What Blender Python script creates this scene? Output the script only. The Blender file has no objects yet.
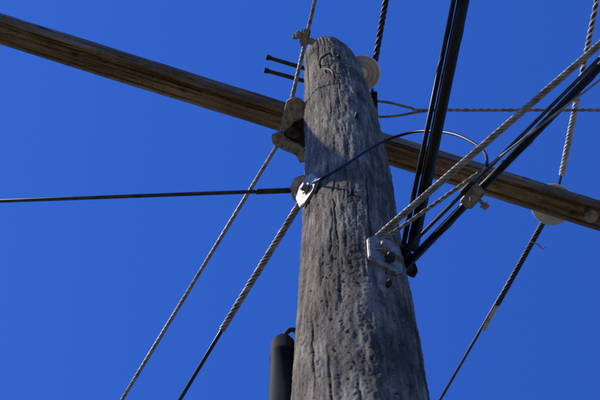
import bpy, math, random
import numpy as np
from mathutils import Vector, Matrix
random.seed(4); rng=np.random.default_rng(11)
sc=bpy.context.scene
EYE=1.6   # eye height; heights h below are measured above it
def P3(x,y,h): return Vector((x,y,h+EYE))
# ---------- materials
def nt(name):
    m=bpy.data.materials.new(name); m.use_nodes=True
    t=m.node_tree; b=t.nodes['Principled BSDF']; return m,t,b
def N(t,k,**kw):
    n=t.nodes.new(k)
    for a,b in kw.items(): setattr(n,a,b)
    return n
def ramp(t,fac,stops):
    r=N(t,'ShaderNodeValToRGB'); e=r.color_ramp.elements
    while len(e)<len(stops): e.new(0.5)
    for i,(p,c) in enumerate(stops): e[i].position=p; e[i].color=(*c,1) if len(c)==3 else c
    t.links.new(fac,r.inputs[0]); return r
def simple(name,c1,c2,rough,metal,scale=40,bump=.15,bs=200,spec=.5):
    m,t,b=nt(name); tc=N(t,'ShaderNodeTexCoord')
    n=N(t,'ShaderNodeTexNoise'); n.inputs['Scale'].default_value=scale; n.inputs['Detail'].default_value=6
    t.links.new(tc.outputs['Object'],n.inputs['Vector'])
    r=ramp(t,n.outputs['Fac'],[(.32,c1),(.68,c2)]); t.links.new(r.outputs[0],b.inputs['Base Color'])
    b.inputs['Roughness'].default_value=rough; b.inputs['Metallic'].default_value=metal; b.inputs['Specular IOR Level'].default_value=spec
    n2=N(t,'ShaderNodeTexNoise'); n2.inputs['Scale'].default_value=bs; t.links.new(tc.outputs['Object'],n2.inputs['Vector'])
    bp=N(t,'ShaderNodeBump'); bp.inputs['Strength'].default_value=bump; bp.inputs['Distance'].default_value=.002
    t.links.new(n2.outputs['Fac'],bp.inputs['Height']); t.links.new(bp.outputs[0],b.inputs['Normal'])
    return m
galv=simple('galvanised_steel',(.13,.115,.095),(.38,.35,.31),.6,.25,scale=60,bump=.4)
dark_steel=simple('dark_weathered_steel',(.018,.014,.012),(.06,.05,.04),.65,.2,spec=.3)
alu=simple('weathered_aluminium_strand',(.13,.12,.10),(.36,.34,.31),.55,.2,spec=.4)
pale=simple('pale_grip_rod',(.34,.32,.29),(.62,.60,.56),.5,.1)
black=simple('black_cable_sheath',(.006,.006,.006),(.016,.015,.015),.45,0,bump=.05,spec=.22)
matte=simple('matte_black_plastic',(.004,.004,.004),(.009,.009,.009),.7,0,bump=.1,spec=.06)
dstr=simple('dark_strand',(.015,.015,.015),(.06,.058,.055),.55,.1,spec=.35)
cer=simple('glazed_ceramic',(.68,.67,.63),(.82,.81,.78),.25,0,scale=15,bump=.03)
def wood(name,dark,mid,light,fs,axis_scale,patch):
    m,t,b=nt(name); tc=N(t,'ShaderNodeTexCoord')
    mp=N(t,'ShaderNodeMapping'); mp.inputs['Scale'].default_value=axis_scale
    t.links.new(tc.outputs['Object'],mp.inputs['Vector'])
    n=N(t,'ShaderNodeTexNoise'); n.inputs['Scale'].default_value=fs; n.inputs['Detail'].default_value=9; n.inputs['Roughness'].default_value=.72
    t.links.new(mp.outputs[0],n.inputs['Vector'])
    r=ramp(t,n.outputs['Fac'],[(.30,dark),(.5,mid),(.70,light)])
    n3=N(t,'ShaderNodeTexNoise'); n3.inputs['Scale'].default_value=5.5; n3.inputs['Detail'].default_value=8; n3.inputs['Roughness'].default_value=.65
    mp3=N(t,'ShaderNodeMapping'); mp3.inputs['Scale'].default_value=tuple(1 if a>.5 else .4 for a in axis_scale)
    t.links.new(tc.outputs['Object'],mp3.inputs['Vector']); t.links.new(mp3.outputs[0],n3.inputs['Vector'])
    r3=ramp(t,n3.outputs['Fac'],[(.36,patch),(.6,(1,1,1))])
    mx=N(t,'ShaderNodeMixRGB',blend_type='MULTIPLY'); mx.inputs[0].default_value=.9
    t.links.new(r.outputs[0],mx.inputs[1]); t.links.new(r3.outputs[0],mx.inputs[2])
    n4=N(t,'ShaderNodeTexNoise'); n4.inputs['Scale'].default_value=150; n4.inputs['Detail'].default_value=5; n4.inputs['Roughness'].default_value=.7
    mp4=N(t,'ShaderNodeMapping'); mp4.inputs['Scale'].default_value=tuple(1 if a>.5 else .45 for a in axis_scale)
    t.links.new(tc.outputs['Object'],mp4.inputs['Vector']); t.links.new(mp4.outputs[0],n4.inputs['Vector'])
    r4=ramp(t,n4.outputs['Fac'],[(.36,(.26,.25,.23)),(.47,(1,1,1))])
    mx4=N(t,'ShaderNodeMixRGB',blend_type='MULTIPLY'); mx4.inputs[0].default_value=.75
    t.links.new(mx.outputs[0],mx4.inputs[1]); t.links.new(r4.outputs[0],mx4.inputs[2])
    at=N(t,'ShaderNodeAttribute',attribute_name='crack')
    mx2=N(t,'ShaderNodeMixRGB',blend_type='MIX'); mx2.inputs[2].default_value=(.012,.010,.008,1)
    t.links.new(at.outputs['Fac'],mx2.inputs[0]); t.links.new(mx4.outputs[0],mx2.inputs[1])
    t.links.new(mx2.outputs[0],b.inputs['Base Color'])
    b.inputs['Roughness'].default_value=.88; b.inputs['Specular IOR Level'].default_value=.12
    bp=N(t,'ShaderNodeBump'); bp.inputs['Strength'].default_value=.85; bp.inputs['Distance'].default_value=.004
    t.links.new(n.outputs['Fac'],bp.inputs['Height'])
    bp2=N(t,'ShaderNodeBump'); bp2.inputs['Strength'].default_value=.75; bp2.inputs['Distance'].default_value=.003
    t.links.new(n4.outputs['Fac'],bp2.inputs['Height']); t.links.new(bp.outputs[0],bp2.inputs['Normal']); t.links.new(bp2.outputs[0],b.inputs['Normal'])
    return m
polewood=wood('weathered_pole_wood',(.050,.042,.029),(.225,.19,.136),(.47,.415,.32),42,(1,1,.07),(.32,.30,.255))
armwood=wood('crossarm_wood',(.060,.043,.028),(.25,.182,.118),(.45,.36,.26),48,(.045,1,1),(.42,.38,.33))
# ---------- mesh helpers
def mesh_np(name,v,f4,mat,attr=None,f3=None):
    me=bpy.data.meshes.new(name)
    v=np.asarray(v,dtype=np.float32); f4=np.asarray(f4,dtype=np.int32).reshape(-1,4)
    loops=f4.ravel(); starts=np.arange(0,len(loops),4); tot=np.full(len(f4),4)
    if f3 is not None and len(f3):
        f3=np.asarray(f3,dtype=np.int32).reshape(-1,3)
        starts=np.concatenate([starts,len(loops)+np.arange(0,f3.size,3)]); loops=np.concatenate([loops,f3.ravel()]); tot=np.concatenate([tot,np.full(len(f3),3)])
    me.vertices.add(len(v)); me.vertices.foreach_set('co',v.ravel())
    me.loops.add(len(loops)); me.loops.foreach_set('vertex_index',loops.astype(np.int32))
    me.polygons.add(len(starts)); me.polygons.foreach_set('loop_start',starts.astype(np.int32)); me.polygons.foreach_set('loop_total',tot.astype(np.int32))
    me.polygons.foreach_set('use_smooth',np.ones(len(starts),dtype=bool))
    me.update(calc_edges=True); me.validate()
    if attr is not None:
        a=me.attributes.new('crack','FLOAT','POINT'); a.data.foreach_set('value',np.asarray(attr,dtype=np.float32))
    me.materials.append(mat)
    o=bpy.data.objects.new(name,me); sc.collection.objects.link(o); return o
def empty(name,loc=(0,0,0)):
    o=bpy.data.objects.new(name,None); o.location=loc; o.empty_display_size=.05; sc.collection.objects.link(o); return o
def par(ch,p):
    bpy.context.view_layer.update()
    ch.parent=p; ch.matrix_parent_inverse=p.matrix_world.inverted()
def vnoise(u,v,nu,seed=0):
    r=np.random.default_rng(seed); L=r.random((nu,512))
    iu=np.floor(u).astype(int); iv=np.floor(v).astype(int); fu=u-iu; fv=v-iv
    fu=fu*fu*(3-2*fu); fv=fv*fv*(3-2*fv)
    a=L[iu%nu,iv%512]; b=L[(iu+1)%nu,iv%512]; c=L[iu%nu,(iv+1)%512]; d=L[(iu+1)%nu,(iv+1)%512]
    return (a*(1-fu)+b*fu)*(1-fv)+(c*(1-fu)+d*fu)*fv
# ---------- pole
def pole_prof(h):
    hs=[-2.2,4.12,5.6,6.47,7.27,7.8,8.05]
    r=np.interp(h,hs,[.185,.150,.138,.130,.122,.113,.106])
    x=np.interp(h,hs,[.112,.130,.146,.150,.139,.127,.118])
    return x,r
PY=1.549
def onpole(h,ang,off=.004):
    x,r=pole_prof(h); a=math.radians(ang); return Vector((float(x+(r+off)*math.cos(a)),PY+float(r+off)*math.sin(a),h+EYE)),Vector((math.cos(a),math.sin(a),0))
def build_pole():
    nth=420
    hs=np.concatenate([np.linspace(-2.0,3.3,60)[:-1],np.linspace(3.3,8.06,1380)])
    nr=len(hs); th=np.linspace(0,2*np.pi,nth,endpoint=False)
    Hh,T=np.meshgrid(hs,th,indexing='ij')
    X0,R=pole_prof(Hh)
    z=Hh+3
    def vn(nu,fz,seed): return vnoise(T/(2*np.pi)*nu,z*fz,nu,seed)
    d=(vn(6,1.1,1)-.5)*.010+(vn(14,2.0,2)-.5)*.005
    d+=(vn(48,5,13)-.5)*.0032+(vn(90,26,14)-.5)*.0025
    d+=(vn(70,3.2,3)-.5)*.0032+(vn(150,9,4)-.5)*.0025+(vn(210,70,5)-.5)*.0020
    crack=np.clip((.32-vn(150,9,4))*2.2,0,.55)
    cr=np.random.default_rng(17)
    for i in range(200):
        big=i<30
        t0=cr.random()*2*np.pi; L=cr.uniform(.25,1.2) if big else cr.uniform(.06,.4)
        zc=cr.uniform(3.2,8.0); w=cr.uniform(.0015,.0028) if big else cr.uniform(.0012,.0020); dep=cr.uniform(.004,.009) if big else .003
        i0=max(59,int(np.searchsorted(hs,zc-L/2))); i1=int(np.searchsorted(hs,zc+L/2))
        if i1-i0<6: continue
        zz=hs[i0:i1]; s=np.clip((zz-(zc-L/2))/L,0,1); tap=np.sqrt(np.sin(np.pi*s)+1e-6)
        wob=np.cumsum(cr.normal(0,.0035,i1-i0)); wob=np.convolve(np.pad(wob,6,mode='edge'),np.ones(13)/13,mode='valid')
        tc=t0+wob
        dt=(T[i0:i1]-tc[:,None]+np.pi)%(2*np.pi)-np.pi
        g=np.exp(-(dt*R[i0:i1]/(w*(.4+.6*tap[:,None])))**2)*tap[:,None]
        d[i0:i1]-=g*dep; crack[i0:i1]=np.maximum(crack[i0:i1],g*(.95 if big else .75))
    for i in range(1000): # climbing-spike marks and nail holes
        t0=cr.uniform(np.pi*.9,2.1*np.pi); zc=cr.uniform(3.3,4.9)-abs(cr.normal(0,.25)) if i<700 else cr.uniform(4.6,7.9)
        w=cr.uniform(.0012,.0042)*cr.uniform(.5,1); hh=w*cr.uniform(.9,3.6); sk=cr.uniform(-.5,.5)
        i0=max(59,int(np.searchsorted(hs,zc-3*hh))); i1=int(np.searchsorted(hs,zc+3*hh))
        if i1<=i0: continue
        dz=Hh[i0:i1]-zc
        dt=(T[i0:i1]-t0+np.pi)%(2*np.pi)-np.pi
        g=np.exp(-(((dt*R[i0:i1]+sk*dz)/w)**2+(dz/hh)**2)**1.2)
        d[i0:i1]-=g*.005; crack[i0:i1]=np.maximum(crack[i0:i1],g*cr.uniform(.5,1))
    R2=R+d
    top=np.clip((Hh-7.93)/.13,0,1)
    R2=R2*(1-.10*top**3)
    Z=Hh+EYE+top*((vn(40,1,9)-.5)*.03+(vn(9,1,8)-.5)*.03-.02*np.cos(T))
    V=np.stack([X0+R2*np.cos(T),PY+R2*np.sin(T),Z],-1)
    rings=[V.reshape(-1,3)]; att=[crack.ravel()]
    last=V[-1]; c=last.mean(0)
    for k,s in enumerate([.9,.7,.45,.2]):
        rr=c+(last-c)*s; rr[:,2]+=.012*(1-s)+(rng.random(nth)-.5)*.004; rings.append(rr); att.append(np.full(nth,.25))
    tot=nr+4
    i=np.arange(tot-1)[:,None]; j=np.arange(nth)[None,:]; jn=(j+1)%nth
    f=np.stack([i*nth+j,i*nth+jn,(i+1)*nth+jn,(i+1)*nth+j],-1).reshape(-1,4)
    verts=np.concatenate(rings+[np.array([[c[0],c[1],c[2]+.012]])]); att=np.concatenate(att+[np.array([.25])])
    b=(tot-1)*nth; ci=len(verts)-1
    f3=np.stack([b+np.arange(nth),b+(np.arange(nth)+1)%nth,np.full(nth,ci)],-1)
    return mesh_np('utility_pole',verts,f,polewood,att,f3)
build_pole()
# ---------- crossarm (local x along the arm)
def build_arm():
    L0,L1=-1.95,1.50; ns=1500; wy,wz=.048,.058
    per=[]; n=22; c=.008
    def seg(a,b): 
        for k in range(n): per.append((a[0]+(b[0]-a[0])*k/n,a[1]+(b[1]-a[1])*k/n))
    seg((-wy+c,-wz),(wy-c,-wz)); seg((wy,-wz+c),(wy,wz-c)); seg((wy-c,wz),(-wy+c,wz)); seg((-wy,wz-c),(-wy,-wz+c))
    per=np.array(per); m=len(per); xs=np.linspace(L0,L1,ns)
    I,J=np.meshgrid(xs,np.arange(m),indexing='ij')
    P=per[J]
    nrm=P/np.linalg.norm(P,axis=-1,keepdims=True)
    u=J.astype(float); z=I+4
    d=(vnoise(u*.5,z*2,m//2,21)-.5)*.003+(vnoise(u,z*6,m,22)-.5)*.0024+(vnoise(u/4,z*1,m//4,23)-.5)*.004
    cr=np.random.default_rng(8); crack=np.zeros_like(d)
    for i in range(80):
        t0=cr.random()*m; L=cr.uniform(.15,1.1); zc=cr.uniform(L0,L1); w=cr.uniform(.35,.7)
        i0=max(0,int(np.searchsorted(xs,zc-L/2))); i1=int(np.searchsorted(xs,zc+L/2))
        if i1-i0<8: continue
        s=np.linspace(0,1,i1-i0); tap=np.sqrt(np.sin(np.pi*s)+1e-6)
        wob=np.cumsum(cr.normal(0,.05,i1-i0))
        dt=(J[i0:i1]-(t0+wob)[:,None]+m/2)%m-m/2
        g=np.exp(-(dt/w)**2)*tap[:,None]; d[i0:i1]-=g*.005; crack[i0:i1]=np.maximum(crack[i0:i1],g)
    for kx,ku,kr in [(-1.05,10,.014),(-.62,12,.01),(.55,8,.009),(.95,13,.013),(-.35,70,.012),(-1.2,74,.012),(.75,72,.01)]:
        q=((I-kx)/ (kr*1.5))**2+((J-ku)*.0045/kr)**2
        g=np.exp(-q); crack=np.maximum(crack,g*.85); d+=.002*np.exp(-(q-1.3)**2)
    P=P+nrm*d[...,None]
    V=np.stack([I,P[...,0],P[...,1]],-1).reshape(-1,3)
    i=np.arange(ns-1)[:,None]; j=np.arange(m)[None,:]; jn=(j+1)%m
    f=np.stack([i*m+j,(i+1)*m+j,(i+1)*m+jn,i*m+jn],-1).reshape(-1,4)
    cs=np.array([[L0,0,0],[L1,0,0]]); V2=np.concatenate([V,cs]); a=np.concatenate([crack.ravel(),[.2,.2]])
    jj=np.arange(m); f3=np.concatenate([np.stack([jj,(jj+1)%m,np.full(m,len(V))],-1),np.stack([(ns-1)*m+(jj+1)%m,(ns-1)*m+jj,np.full(m,len(V)+1)],-1)])
    o=mesh_np('pole_crossarm',V2,f,armwood,a,f3)
    o.location=(.15,1.732,7.49+EYE); o.rotation_euler=(0,0,math.atan2(.735,2.302)); return o
arm=build_arm()
bpy.context.view_layer.update()
AM=arm.matrix_world.copy()
# ---------- tubes & strands
def frames(P):
    P=np.asarray(P,float); T=np.gradient(P,axis=0); T/=np.linalg.norm(T,axis=1,keepdims=True)
    ref=np.array([0,0,1.]) if abs(T[0][2])<.9 else np.array([1.,0,0])
    Ns=[]; n=ref-T[0]*ref.dot(T[0]); n/=np.linalg.norm(n)
    for t in T:
        n=n-t*n.dot(t); n/=np.linalg.norm(n); Ns.append(n)
    Ns=np.array(Ns); return P,T,Ns,np.cross(T,Ns)
class MB:
    def __init__(s): s.v=[];s.f=[];s.f3=[];s.n=0
    def tube(s,P,r,k=8):
        P,T,A,B=frames(P); n=len(P); r=np.broadcast_to(np.asarray(r,float),(n,))
        a=np.linspace(0,2*np.pi,k,endpoint=False)
        V=P[:,None]+r[:,None,None]*(np.cos(a)[None,:,None]*A[:,None]+np.sin(a)[None,:,None]*B[:,None])
        i=np.arange(n-1)[:,None]; j=np.arange(k)[None,:]; jn=(j+1)%k
        f=np.stack([i*k+j,i*k+jn,(i+1)*k+jn,(i+1)*k+j],-1).reshape(-1,4)+s.n
        s.v.append(V.reshape(-1,3)); s.f.append(f); c0=s.n+n*k; s.v.append(P[[0,-1]])
        jj=np.arange(k); s.f3.append(np.stack([s.n+(jj+1)%k,s.n+jj,np.full(k,c0)],-1)); s.f3.append(np.stack([s.n+(n-1)*k+jj,s.n+(n-1)*k+(jj+1)%k,np.full(k,c0+1)],-1))
        s.n+=n*k+2
    def strands(s,P,R,rs,n,pitch,step=.006,k=6,phase=0):
        P=resample(P,step); P,T,A,B=frames(P); L=np.concatenate([[0],np.cumsum(np.linalg.norm(np.diff(P,axis=0),axis=1))])
        L=L+.12*pitch*np.sin(L*9.0)+.08*pitch*np.sin(L*23+1)
        for i in range(n):
            a=phase+2*np.pi*i/n+2*np.pi*L/pitch
            s.tube(P+R*(np.cos(a)[:,None]*A+np.sin(a)[:,None]*B),rs,k)
    def obj(s,name,mat):
        return mesh_np(name,np.concatenate(s.v),np.concatenate(s.f),mat,None,np.concatenate(s.f3))
def resample(P,step):
    P=np.asarray([tuple(p) for p in P],float); L=np.concatenate([[0],np.cumsum(np.linalg.norm(np.diff(P,axis=0),axis=1))])
    n=max(3,int(L[-1]/step)+1); q=np.linspace(0,L[-1],n)
    return np.stack([np.interp(q,L,P[:,i]) for i in range(3)],-1)
def smooth(P,n=60):
    P=[Vector(p) for p in P]; P=[P[0]*2-P[1]]+P+[P[-1]*2-P[-2]]; out=[]
    m=len(P)-3; k=max(2,n//m)
    for i in range(m):
        a,b,c,d=P[i:i+4]
        for j in range(k):
            t=j/k; out.append(.5*((2*b)+(c-a)*t+(2*a-5*b+4*c-d)*t*t+(-a+3*b-3*c+d)*t**3))
    out.append(P[-2]); return [tuple(p) for p in out]
def far(p,q,dist=28,sag=.9):
    """continue the span beyond q, sagging gently"""
    d=(q-p).normalized()
    return [q+d*(dist*i/28)+Vector((0,0,-sag*2*(i/28)*(1-i/28))) for i in range(29)]
def vv(*a): return [tuple(x) for x in a]
def lathe(name,prof,mat,loc,axis=(0,0,1),k=40):
    a=np.linspace(0,2*np.pi,k,endpoint=False); n=len(prof)
    V=np.array([[(r*math.cos(t),r*math.sin(t),z) for t in a] for r,z in prof]).reshape(-1,3)
    i=np.arange(n-1)[:,None]; j=np.arange(k)[None,:]; jn=(j+1)%k
    f=np.stack([i*k+j,i*k+jn,(i+1)*k+jn,(i+1)*k+j],-1).reshape(-1,4)
    o=mesh_np(name,V,f,mat); o.location=loc; o.rotation_mode='QUATERNION'; o.rotation_quaternion=Vector((0,0,1)).rotation_difference(Vector(axis)); return o
def plate(name,pts,th,mat,loc,rot=(0,0,0),bev=.002):
    import bmesh
    bm=bmesh.new(); vs=[bm.verts.new((x,y,-th/2)) for x,y in pts]; f=bm.faces.new(vs)
    r=bmesh.ops.extrude_face_region(bm,geom=[f]); bmesh.ops.translate(bm,vec=(0,0,th),verts=[e for e in r['geom'] if isinstance(e,bmesh.types.BMVert)])
    bmesh.ops.recalc_face_normals(bm,faces=bm.faces)
    bmesh.ops.bevel(bm,geom=bm.edges[:],offset=bev,segments=2,affect='EDGES')
    me=bpy.data.meshes.new(name); bm.to_mesh(me); bm.free(); me.materials.append(mat)
    o=bpy.data.objects.new(name,me); sc.collection.objects.link(o); o.location=loc; o.rotation_euler=rot; return o
def wall_plate(name,pts,th,mat,h,ang,off,tilt=0):
    """plate lying against the pole: local x = tangential, local y = up, local z = outward"""
    p,nn=onpole(h,ang,off); up=Vector((0,0,1)); tx=up.cross(nn)
    M=Matrix((tx,up,nn)).transposed()@Matrix.Rotation(math.radians(tilt),3,'X')
    return plate(name,pts,th,mat,p,M.to_euler())
def bolt(name,loc,axis,L=.08,r=.008,head=.015,washer=.022,mat=galv):
    """hex head with washer at loc, shank running back along -axis"""
    prof=[(0.0005,-L),(r,-L),(r,-.002),(washer,-.002),(washer,.003),(head*.96,.0032),(head,.005),(head,.012),(head*.85,.015),(.0005,.015)]
    o=lathe(name,prof,mat,loc,axis,k=18)
    for v in o.data.vertices:
        rr=math.hypot(v.co.x,v.co.y)
        if v.co.z>.0031 and rr>.003:
            a=math.atan2(v.co.y,v.co.x)%(math.pi/3)-math.pi/6; s=math.cos(math.pi/6)/math.cos(a)*1.06
            v.co.x*=s; v.co.y*=s
    o.data.polygons.foreach_set('use_smooth',[False]*len(o.data.polygons)); return o

# ===== A: line conductor through the left bracket
HA=7.10
a0,a1,a2,a3=P3(.054,1.149,HA),P3(-.029,1.507,HA),P3(-.084,1.685,HA),P3(-.672,2.670,HA)
m=MB(); m.strands(vv(a0+(a0-a1)*1.5,a1),.0042,.0034,5,.10); m.tube(far(a1,a0+(a0-a1)*1.5),.007)
m.strands(vv(a1,a2),.0042,.0034,5,.10); m.strands(vv(a2,a3+(a3-a2)*.8),.0042,.0034,5,.10); m.tube(far(a2,a3+(a3-a2)*.8),.007)
m.obj('overhead_wire',alu)
e=empty('wire_clamp',P3(.018,1.283,HA)); dirA=(a0-a1).normalized(); angA=math.atan2(dirA.y,dirA.x)
for i,o in enumerate([plate('jaw_1',[(-.03,-.012),(.03,-.012),(.034,0),(.03,.012),(-.03,.012),(-.034,0)],.012,galv,e.location+Vector((0,0,-.011)),(0,0,angA)),
    plate('jaw_2',[(-.026,-.016),(.026,-.016),(.026,.016),(-.026,.016)],.010,dark_steel,e.location+Vector((0,0,.011)),(0,0,angA)),
    bolt('bolt_1',e.location+Vector((.022,.012,-.018)),(0,0,-1),.05,.006,.010,.013),
    bolt('bolt_2',e.location+Vector((-.024,-.012,-.018)),(0,0,-1),.05,.006,.010,.013),
    bolt('side_bolt',e.location+Vector((-.030,.0,0)),(-1,-.2,0),.07,.005,.009,.012)]): par(o,e)
bl=P3(-.015,1.618,HA); e=empty('pole_top_bracket',bl)
parts=[plate('upper_cheek',[(-.033,-.104),(-.011,-.118),(.018,-.111),(.048,-.081),(.092,-.063),(.096,-.037),(.052,-.030),(.022,-.041),(-.007,-.026),(-.030,.004),(-.048,.011),(-.052,-.022)],.022,galv,bl+Vector((0,0,-.01))),
 plate('lower_cheek',[(-.089,.022),(-.059,.007),(-.022,.041),(.015,.056),(.044,.089),(.041,.118),(.015,.126),(0,.096),(-.044,.078),(-.085,.052)],.024,galv,bl+Vector((0,0,-.014))),
 plate('web',[(-.044,-.022),(.015,-.059),(.081,-.059),(.074,.044),(.022,.081),(-.044,.052)],.012,dark_steel,bl+Vector((0,0,.014))),
 plate('pole_strap',[(.044,-.074),(.096,-.074),(.096,.081),(.030,.111)],.010,dark_steel,bl+Vector((0,0,.034))),
 bolt('bolt_1',bl+Vector((.03,-.060,-.02)),(0,0,-1),.07,.008,.011,.015),
 bolt('bolt_2',bl+Vector((-.03,.05,-.026)),(0,0,-1),.07,.008,.012,.016),
 bolt('through_bolt',bl+Vector((-.02,.015,-.02)),(-.3,.2,-1),.09,.009,.012,.018,dark_steel)]
parts.append(lathe('spool',[(.001,-.03),(.02,-.03),(.024,-.024),(.014,-.008),(.014,.008),(.024,.024),(.02,.03),(.001,.03)],dark_steel,bl+Vector((-.008,.012,0)),(0,0,1),24))
for o in parts: par(o,e)
# ===== B: hook on pole left, service wires going left and away
HB=5.84
b0=P3(.027,1.524,HB-.03)
m=MB(); L0,L1=P3(-.907,1.557,HB),P3(-.006,1.523,HB)
m.tube(vv(L1,L0),.0060); m.tube(far(L1,L0),.0060)
m.strands(vv(L1,L1+(L0-L1)*.14),.0065,.0026,7,.05); 
m.obj('service_drop_wire',dstr)
c0,c1,c2=P3(.006,1.554,HB),P3(-.240,1.968,HB),P3(-.373,2.196,HB)
m=MB(); m.tube(vv(c0,c1,c2),.0060); m.tube(far(c1,c2),.0060); o1=m.obj('service_drop_wire',black)
m=MB(); m.strands(vv(c0,c1),.0072,.0034,5,.075); m.strands(vv(c0,c1+(c0-c1)*.3),.0078,.0034,2,.075,phase=.6); m.obj('preformed_wire_grip',alu)
e=empty('pole_hook_bracket',b0)
q,nq=onpole(5.60,216,.022)
parts=[wall_plate('strain_plate',[(-.045,-.05),(-.02,-.075),(.025,-.07),(.05,-.03),(.045,.05),(.015,.085),(-.025,.08),(-.05,.04)],.010,galv,5.62,214,.012,6),
 wall_plate('hook_flange',[(-.03,-.02),(.03,-.02),(.036,.01),(.015,.03),(-.02,.03)],.014,galv,5.73,204,.020,60),
 bolt('lag_bolt',q,nq+Vector((0,0,-.15)),.12,.008,.012,.018)]
m=MB(); m.tube(smooth(vv(b0+Vector((.02,-.01,0)),b0+Vector((-.03,-.02,.01)),b0+Vector((-.05,.01,.02)),b0+Vector((-.03,.03,.02)),b0+Vector((.0,.025,.01)),b0+Vector((.02,.0,0))),50),.006,10); parts.append(m.obj('eye_loop',galv))
m=MB(); m.tube(smooth(vv(b0+Vector((.03,0,-.02)),b0+Vector((.035,.03,-.03)),b0+Vector((.02,.07,-.03)),b0+Vector((.0,.05,-.02))),40),.008,10); parts.append(m.obj('lower_hook',galv))
for o in parts: par(o,e)
J=[P3(.009,1.510,5.79),P3(.032,1.452,5.64),P3(.062,1.395,5.48),P3(.130,1.388,5.61),P3(.202,1.384,5.78),P3(.276,1.364,5.85),P3(.357,1.331,5.8),P3(.431,1.291,5.6),P3(.477,1.270,5.4),P3(.490,1.242,5.15),P3(.481,1.237,4.99)]
m=MB(); m.tube(smooth(J,90),.0044,8); m.obj('jumper_cable',black)
# ===== D: black cables passing overhead
HD=5.15
for P,Q,r in [(P3(.399,.833,HD),P3(.277,1.498,HD),.0065),(P3(.424,.833,HD),P3(.301,1.509,HD),.0160)]:
    m=MB(); m.tube(vv(Q,P),r,20); m.tube(far(Q,P),r,20); m.strands(vv(Q,P+(P-Q)),r,.0011,1,.34,step=.01)
    m.obj('overhead_cable',black)
# ===== E: guy grip + black cables to the right
g0,g1=P3(.193,1.421,4.95),P3(.753,.912,4.95)
m=MB(); m.strands(vv(g0,g1+(g1-g0)*.6),.0060,.0032,6,.085); m.tube(far(g0,g1+(g1-g0)*.6),.007); m.obj('guy_strand_grip',alu)
P,Q=P3(.276,1.538,5.08),P3(.775,.994,5.08)
m=MB(); m.tube(vv(P,Q),.0110,12); m.tube(far(P,Q),.0110,12); m.strands(vv(P,Q+(Q-P)*.5),.011,.0012,1,.25,step=.01); m.obj('overhead_cable',black)
P2,Q2=P3(.325,1.431,5.05),P3(.769,.967,5.05)
m=MB(); m.tube(smooth(vv(P3(.280,1.515,5.11),P3(.298,1.468,5.07),P2),12)+vv(Q2),.0050,10); m.tube(far(P2,Q2),.0050); m.obj('messenger_wire',dstr)
m=MB(); q0=P3(.200,1.432,4.97); q1=P3(.464,1.256,5.0); m.strands(smooth(vv(q0,P3(.262,1.404,5.0),q1),20),.0032,.0026,3,.06); q2=P3(.775,1.028,5.07); m.tube(vv(q1,q2),.003); m.tube(far(q1,q2),.003); m.obj('ground_wire',alu)
cl=P3(.447,1.325,5.02); e=empty('cable_clamp',cl); an=math.atan2((Q-P).y,(Q-P).x)
parts=[plate('body',[(-.03,-.016),(.026,-.02),(.034,-.006),(.03,.018),(-.026,.02),(-.034,.006)],.016,galv,cl+Vector((0,0,-.006)),(0,0,an)),
 plate('keeper',[(-.022,-.014),(.022,-.014),(.022,.014),(-.022,.014)],.014,dark_steel,cl+Vector((-.01,-.018,.004)),(.3,0,an)),
 bolt('bolt_1',cl+Vector((.0,.0,-.016)),(0,0,-1),.05,.006,.010,.013),
 bolt('bolt_2',cl+Vector((.03,.022,0)),(.7,.7,-.2),.07,.005,.009,.012)]
for o in parts: par(o,e)
br=P3(.210,1.417,4.80); e=empty('guy_attachment_bracket',br)
q,nq=onpole(4.72,300,.022)
parts=[wall_plate('plate',[(-.045,-.08),(-.015,-.105),(.03,-.10),(.05,-.06),(.045,.07),(.015,.10),(-.03,.09),(-.05,.04)],.010,galv,4.78,298,.012,5),
 plate('flange',[(-.046,-.01),(-.01,-.024),(.040,-.014),(.046,.02),(.030,.055),(-.012,.06),(-.03,.03)],.010,galv,br+Vector((.005,.0,-.03)),(math.radians(12),0,.3)),
 bolt('bolt_1',br+Vector((.0,-.018,-.01)),(.45,-.85,-.2),.16,.009,.015,.022),
 bolt('bolt_2',q,nq+Vector((0,0,-.2)),.12,.007,.011,.015,dark_steel)]
m=MB(); m.tube(smooth(vv(g0,g0+Vector((-.012,.014,-.004)),g0+Vector((-.004,.034,-.03)),g0+Vector((.02,.03,-.06)),br+Vector((.0,-.01,.02))),50),.006,8); parts.append(m.obj('thimble',galv))
for o in parts: par(o,e)
db=P3(.292,1.537,HD-.02); e=empty('cable_dead_end',db)
parts=[plate('shoe',[(-.012,-.05),(.012,-.05),(.016,.03),(.0,.045),(-.016,.03)],.02,black,db,(0,0,-.3)),bolt('pin',db+Vector((.0,.01,-.012)),(0,0,-1),.05,.006,.009,.012,dark_steel)]
for o in parts: par(o,e)
# ===== insulators
def insulator(loc,rad,axis=(0,0,1),pin=.16):
    e=empty('ceramic_insulator',loc)
    prof=[(.001,-.045),(rad*.30,-.045),(rad*.34,-.02),(rad*.5,-.034),(rad*.54,-.012),(rad*.74,-.03),(rad*.8,-.008),(rad*.97,-.022),(rad,-.012),(rad*.97,0),(rad*.7,.018),(rad*.48,.03),(rad*.42,.04),(rad*.34,.05),(rad*.34,.06),(rad*.45,.068),(rad*.42,.085),(rad*.2,.092),(.001,.093)]
    a=lathe('shell',prof,cer,loc,axis,48)
    b=lathe('pin',[(.001,-pin),(.011,-pin),(.011,-.04),(.018,-.04),(.018,-.02),(.001,-.02)],galv,loc,axis,16)
    par(a,e); par(b,e); return e
insulator(AM@Vector((.900,.040,.135)),.085,(0,0,1),.12)
HG=7.70
g0_=P3(1.153,1.246,HG); g1_=P3(1.020,2.049,HG); g2_=P3(.573,2.896,HG); w1=P3(.796,2.488,HG); w2=P3(.742,2.594,HG)
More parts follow.
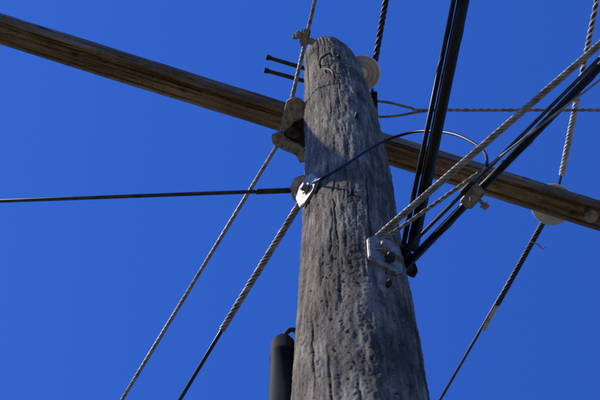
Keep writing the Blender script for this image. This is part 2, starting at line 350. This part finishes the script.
m=MB(); m.tube(vv(g1_,g0_),.0055); m.tube(far(g1_,g0_),.0055); m.tube(vv(g1_,g2_),.0060); m.tube(far(g1_,g2_),.0060); m.obj('overhead_wire',dstr)
m=MB(); gm=P3(1.089,1.642,HG); m.strands(vv(P3(1.040,1.946,HG),gm),.0095,.0042,5,.08); m.strands(vv(gm,g0_+(g0_-gm)*.2),.0085,.0036,3,.08); m.obj('preformed_wire_grip',pale)
m=MB(); m.strands(vv(P3(.994,2.098,HG),w1),.0078,.0038,5,.09); m.obj('preformed_wire_grip',dstr)
m=MB(); m.strands(vv(w1,w2),.0072,.0038,5,.06); m.obj('wire_splice_sleeve',pale)
t=P3(.950,2.227,HG); m=MB(); m.tube(smooth(vv(t+Vector((-.03,-.01,-.01)),t+Vector((0,.0,-.02)),t+Vector((.02,.02,-.01)),t+Vector((.035,.015,0))),30),.003); m.obj('tie_wire',alu)
bolt('crossarm_bolt',AM@Vector((1.02,-.0,-.060)),(0,0,-1),.1,.009,.013,.026)
bolt('crossarm_bolt',AM@Vector((.995,-.02,-.060)),(0,0,-1),.1,.006,.008,.010,dark_steel)
# at the pole top
insulator(P3(.254,1.562,7.85),.072,(.25,.1,.95),.14)
p0,p1=P3(.343,1.281,7.92),P3(.298,1.557,7.92)
m=MB(); m.tube(vv(p1,p0),.005); m.tube(far(p1,p0),.005); m.strands(vv(p1,p0+(p0-p1)),.0085,.0040,4,.11); m.obj('overhead_wire',dstr)
m=MB(); m.tube(smooth(vv(p1,P3(.290,1.607,7.92),P3(.291,1.651,7.82),P3(.298,1.668,7.67)),30),.006); m.obj('jumper_cable',dstr)
el_=P3(.287,1.637,7.6); e=empty('ridge_pin_bracket',el_)
for o in [plate('strap',[(-.014,-.05),(.012,-.05),(.016,.05),(-.012,.05)],.03,dark_steel,el_),bolt('bolt',el_+Vector((.0,.02,-.02)),(0,0,-1),.05,.007,.011,.015),plate('tab',[(-.03,-.01),(.02,-.012),(.02,.01),(-.03,.012)],.02,galv,el_+Vector((-.01,-.035,-.005)))]: par(o,e)
HF=7.62
f=[P3(.300,1.629,HF),P3(.358,1.637,HF),P3(.436,1.657,HF),P3(.514,1.665,HF),P3(1.169,1.665,HF)]
m=MB(); m.strands(smooth(vv(*f),40),.0030,.0026,4,.05); m.tube(far(f[-2],f[-1]),.005); m.strands(vv(f[3],f[4]),.0052,.0024,2,.06); m.obj('overhead_wire',alu)
f=[P3(.304,1.693,HF),P3(.370,1.689,HF),P3(.437,1.677,HF),P3(.514,1.665,HF)]
m=MB(); m.strands(smooth(vv(*f),40),.0030,.0026,3,.05); m.obj('bridle_wire',alu)
for A,B in [(P3(-.140,1.552,7.85),P3(.016,1.596,7.85)),(P3(-.132,1.499,7.85),P3(.016,1.544,7.85))]:
    m=MB(); m.tube(vv(A,B,B+(B-A)*1.0),.0085,12); m.tube(vv(A+(A-B)*.02,A+(B-A)*.08),.012,6); m.obj('through_bolt',dark_steel)
for p,ax in [(P3(.191,1.528,8.0),(.2,-.3,-1)),(P3(.211,1.536,7.98),(.3,-.6,-.7))]:
    bolt('steel_bolt',p,ax,.08,.008,.012,.018)
for h,ang,s_ in [(7.50,262,.03),(7.20,250,-.02)]:
    p,nn=onpole(h,ang,.004); s=nn.cross(Vector((0,0,1)))
    m=MB(); m.tube(smooth(vv(p-nn*.02,p+nn*.010,p+nn*.012+s*s_+Vector((0,0,-.06)),p+nn*.008+s*s_*1.4+Vector((0,0,-.12)),p-nn*.02+s*s_*1.4+Vector((0,0,-.13))),30),.004); m.obj('wire_staple',dark_steel)
for h,ang in [(7.45,275),(6.4,285),(5.35,270),(4.55,300)]:
    p,nn=onpole(h,ang,.002); bolt('lag_bolt',p,nn,.05,.004,.006,.008,dark_steel)
# closure bottom-left
cb=P3(-.041,1.587,4.62); e=empty('cable_splice_closure',cb)
R=.030
prof=[(.001,.0),(R*.55,-.002),(R*.85,-.012),(R,-.03),(R,-.10),(R*1.04,-.102),(R*1.04,-.125),(R,-.127),(R,-.50),(R*1.06,-.502),(R*1.06,-.53),(R,-.532),(R*.9,-.58),(R*.4,-.62),(.009,-.63),(.009,-1.6),(.001,-1.6)]
o=lathe('housing',prof,matte,cb,(0,0,1),36); par(o,e)
m=MB(); m.tube(smooth(vv(cb+Vector((.0,0,-.01)),cb+Vector((.004,-.006,.03)),cb+Vector((.016,-.012,.055)),cb+Vector((.028,-.012,.05)),cb+Vector((.04,0,.04)),cb+Vector((.07,.01,.035))),40),.006); par(m.obj('hanger',dark_steel),e)
# ---------- ground
m_,t_,b_=nt('dry_grass_ground'); tc=N(t_,'ShaderNodeTexCoord'); n=N(t_,'ShaderNodeTexNoise'); n.inputs['Scale'].default_value=1.2; n.inputs['Detail'].default_value=10
t_.links.new(tc.outputs['Object'],n.inputs['Vector']); r=ramp(t_,n.outputs['Fac'],[(.35,(.06,.065,.03)),(.6,(.16,.125,.075))]); t_.links.new(r.outputs[0],b_.inputs['Base Color']); b_.inputs['Roughness'].default_value=.95
ng=120; g=np.linspace(-1,1,ng); g=np.sign(g)*np.abs(g)**3*900; GX,GY=np.meshgrid(g,g,indexing='ij')
GZ=(vnoise(GX*.2+500,GY*.2+500,512,31)-.5)*.12*np.clip(np.hypot(GX,GY)/4,0,1)
i=np.arange(ng-1)[:,None]; j=np.arange(ng-1)[None,:]; ff=np.stack([i*ng+j,(i+1)*ng+j,(i+1)*ng+j+1,i*ng+j+1],-1).reshape(-1,4)
mesh_np('ground',np.stack([GX,GY,GZ],-1).reshape(-1,3),ff,m_)
# ---------- light
az=math.radians(-99); el=math.radians(46)   # clockwise from +Y
S=Vector((math.sin(az)*math.cos(el),math.cos(az)*math.cos(el),math.sin(el)))
w=bpy.data.worlds.new('World'); sc.world=w; w.use_nodes=True; t=w.node_tree
sk=N(t,'ShaderNodeTexSky'); sk.sky_type='NISHITA'; sk.sun_disc=False; sk.sun_elevation=el; sk.sun_rotation=az; sk.altitude=300; sk.air_density=1.0; sk.dust_density=.3; sk.ozone_density=2.0
tint=N(t,'ShaderNodeMixRGB',blend_type='MULTIPLY'); tint.inputs[0].default_value=1; tint.inputs[2].default_value=(.37,.86,2.15,1)
bg=t.nodes['Background']; bg.inputs['Strength'].default_value=.099
t.links.new(sk.outputs[0],tint.inputs[1]); t.links.new(tint.outputs[0],bg.inputs['Color'])
l=bpy.data.lights.new('sun','SUN'); l.energy=5.0; l.angle=math.radians(.5); l.color=(1,.94,.83)
lo=bpy.data.objects.new('sun',l); sc.collection.objects.link(lo); lo.rotation_euler=(-S).to_track_quat('-Z','Y').to_euler()
# ---------- camera
cd=bpy.data.cameras.new('camera'); cd.lens=120; cd.sensor_width=36; cd.clip_end=3000; cd.clip_start=.05
cd.dof.use_dof=True; cd.dof.focus_distance=5.8; cd.dof.aperture_fstop=16
co=bpy.data.objects.new('camera',cd); sc.collection.objects.link(co); co.location=(0,0,EYE); co.rotation_euler=(math.radians(165.1),0,0); sc.camera=co
sc.view_settings.view_transform='Standard'; sc.view_settings.look='None'; sc.view_settings.exposure=0
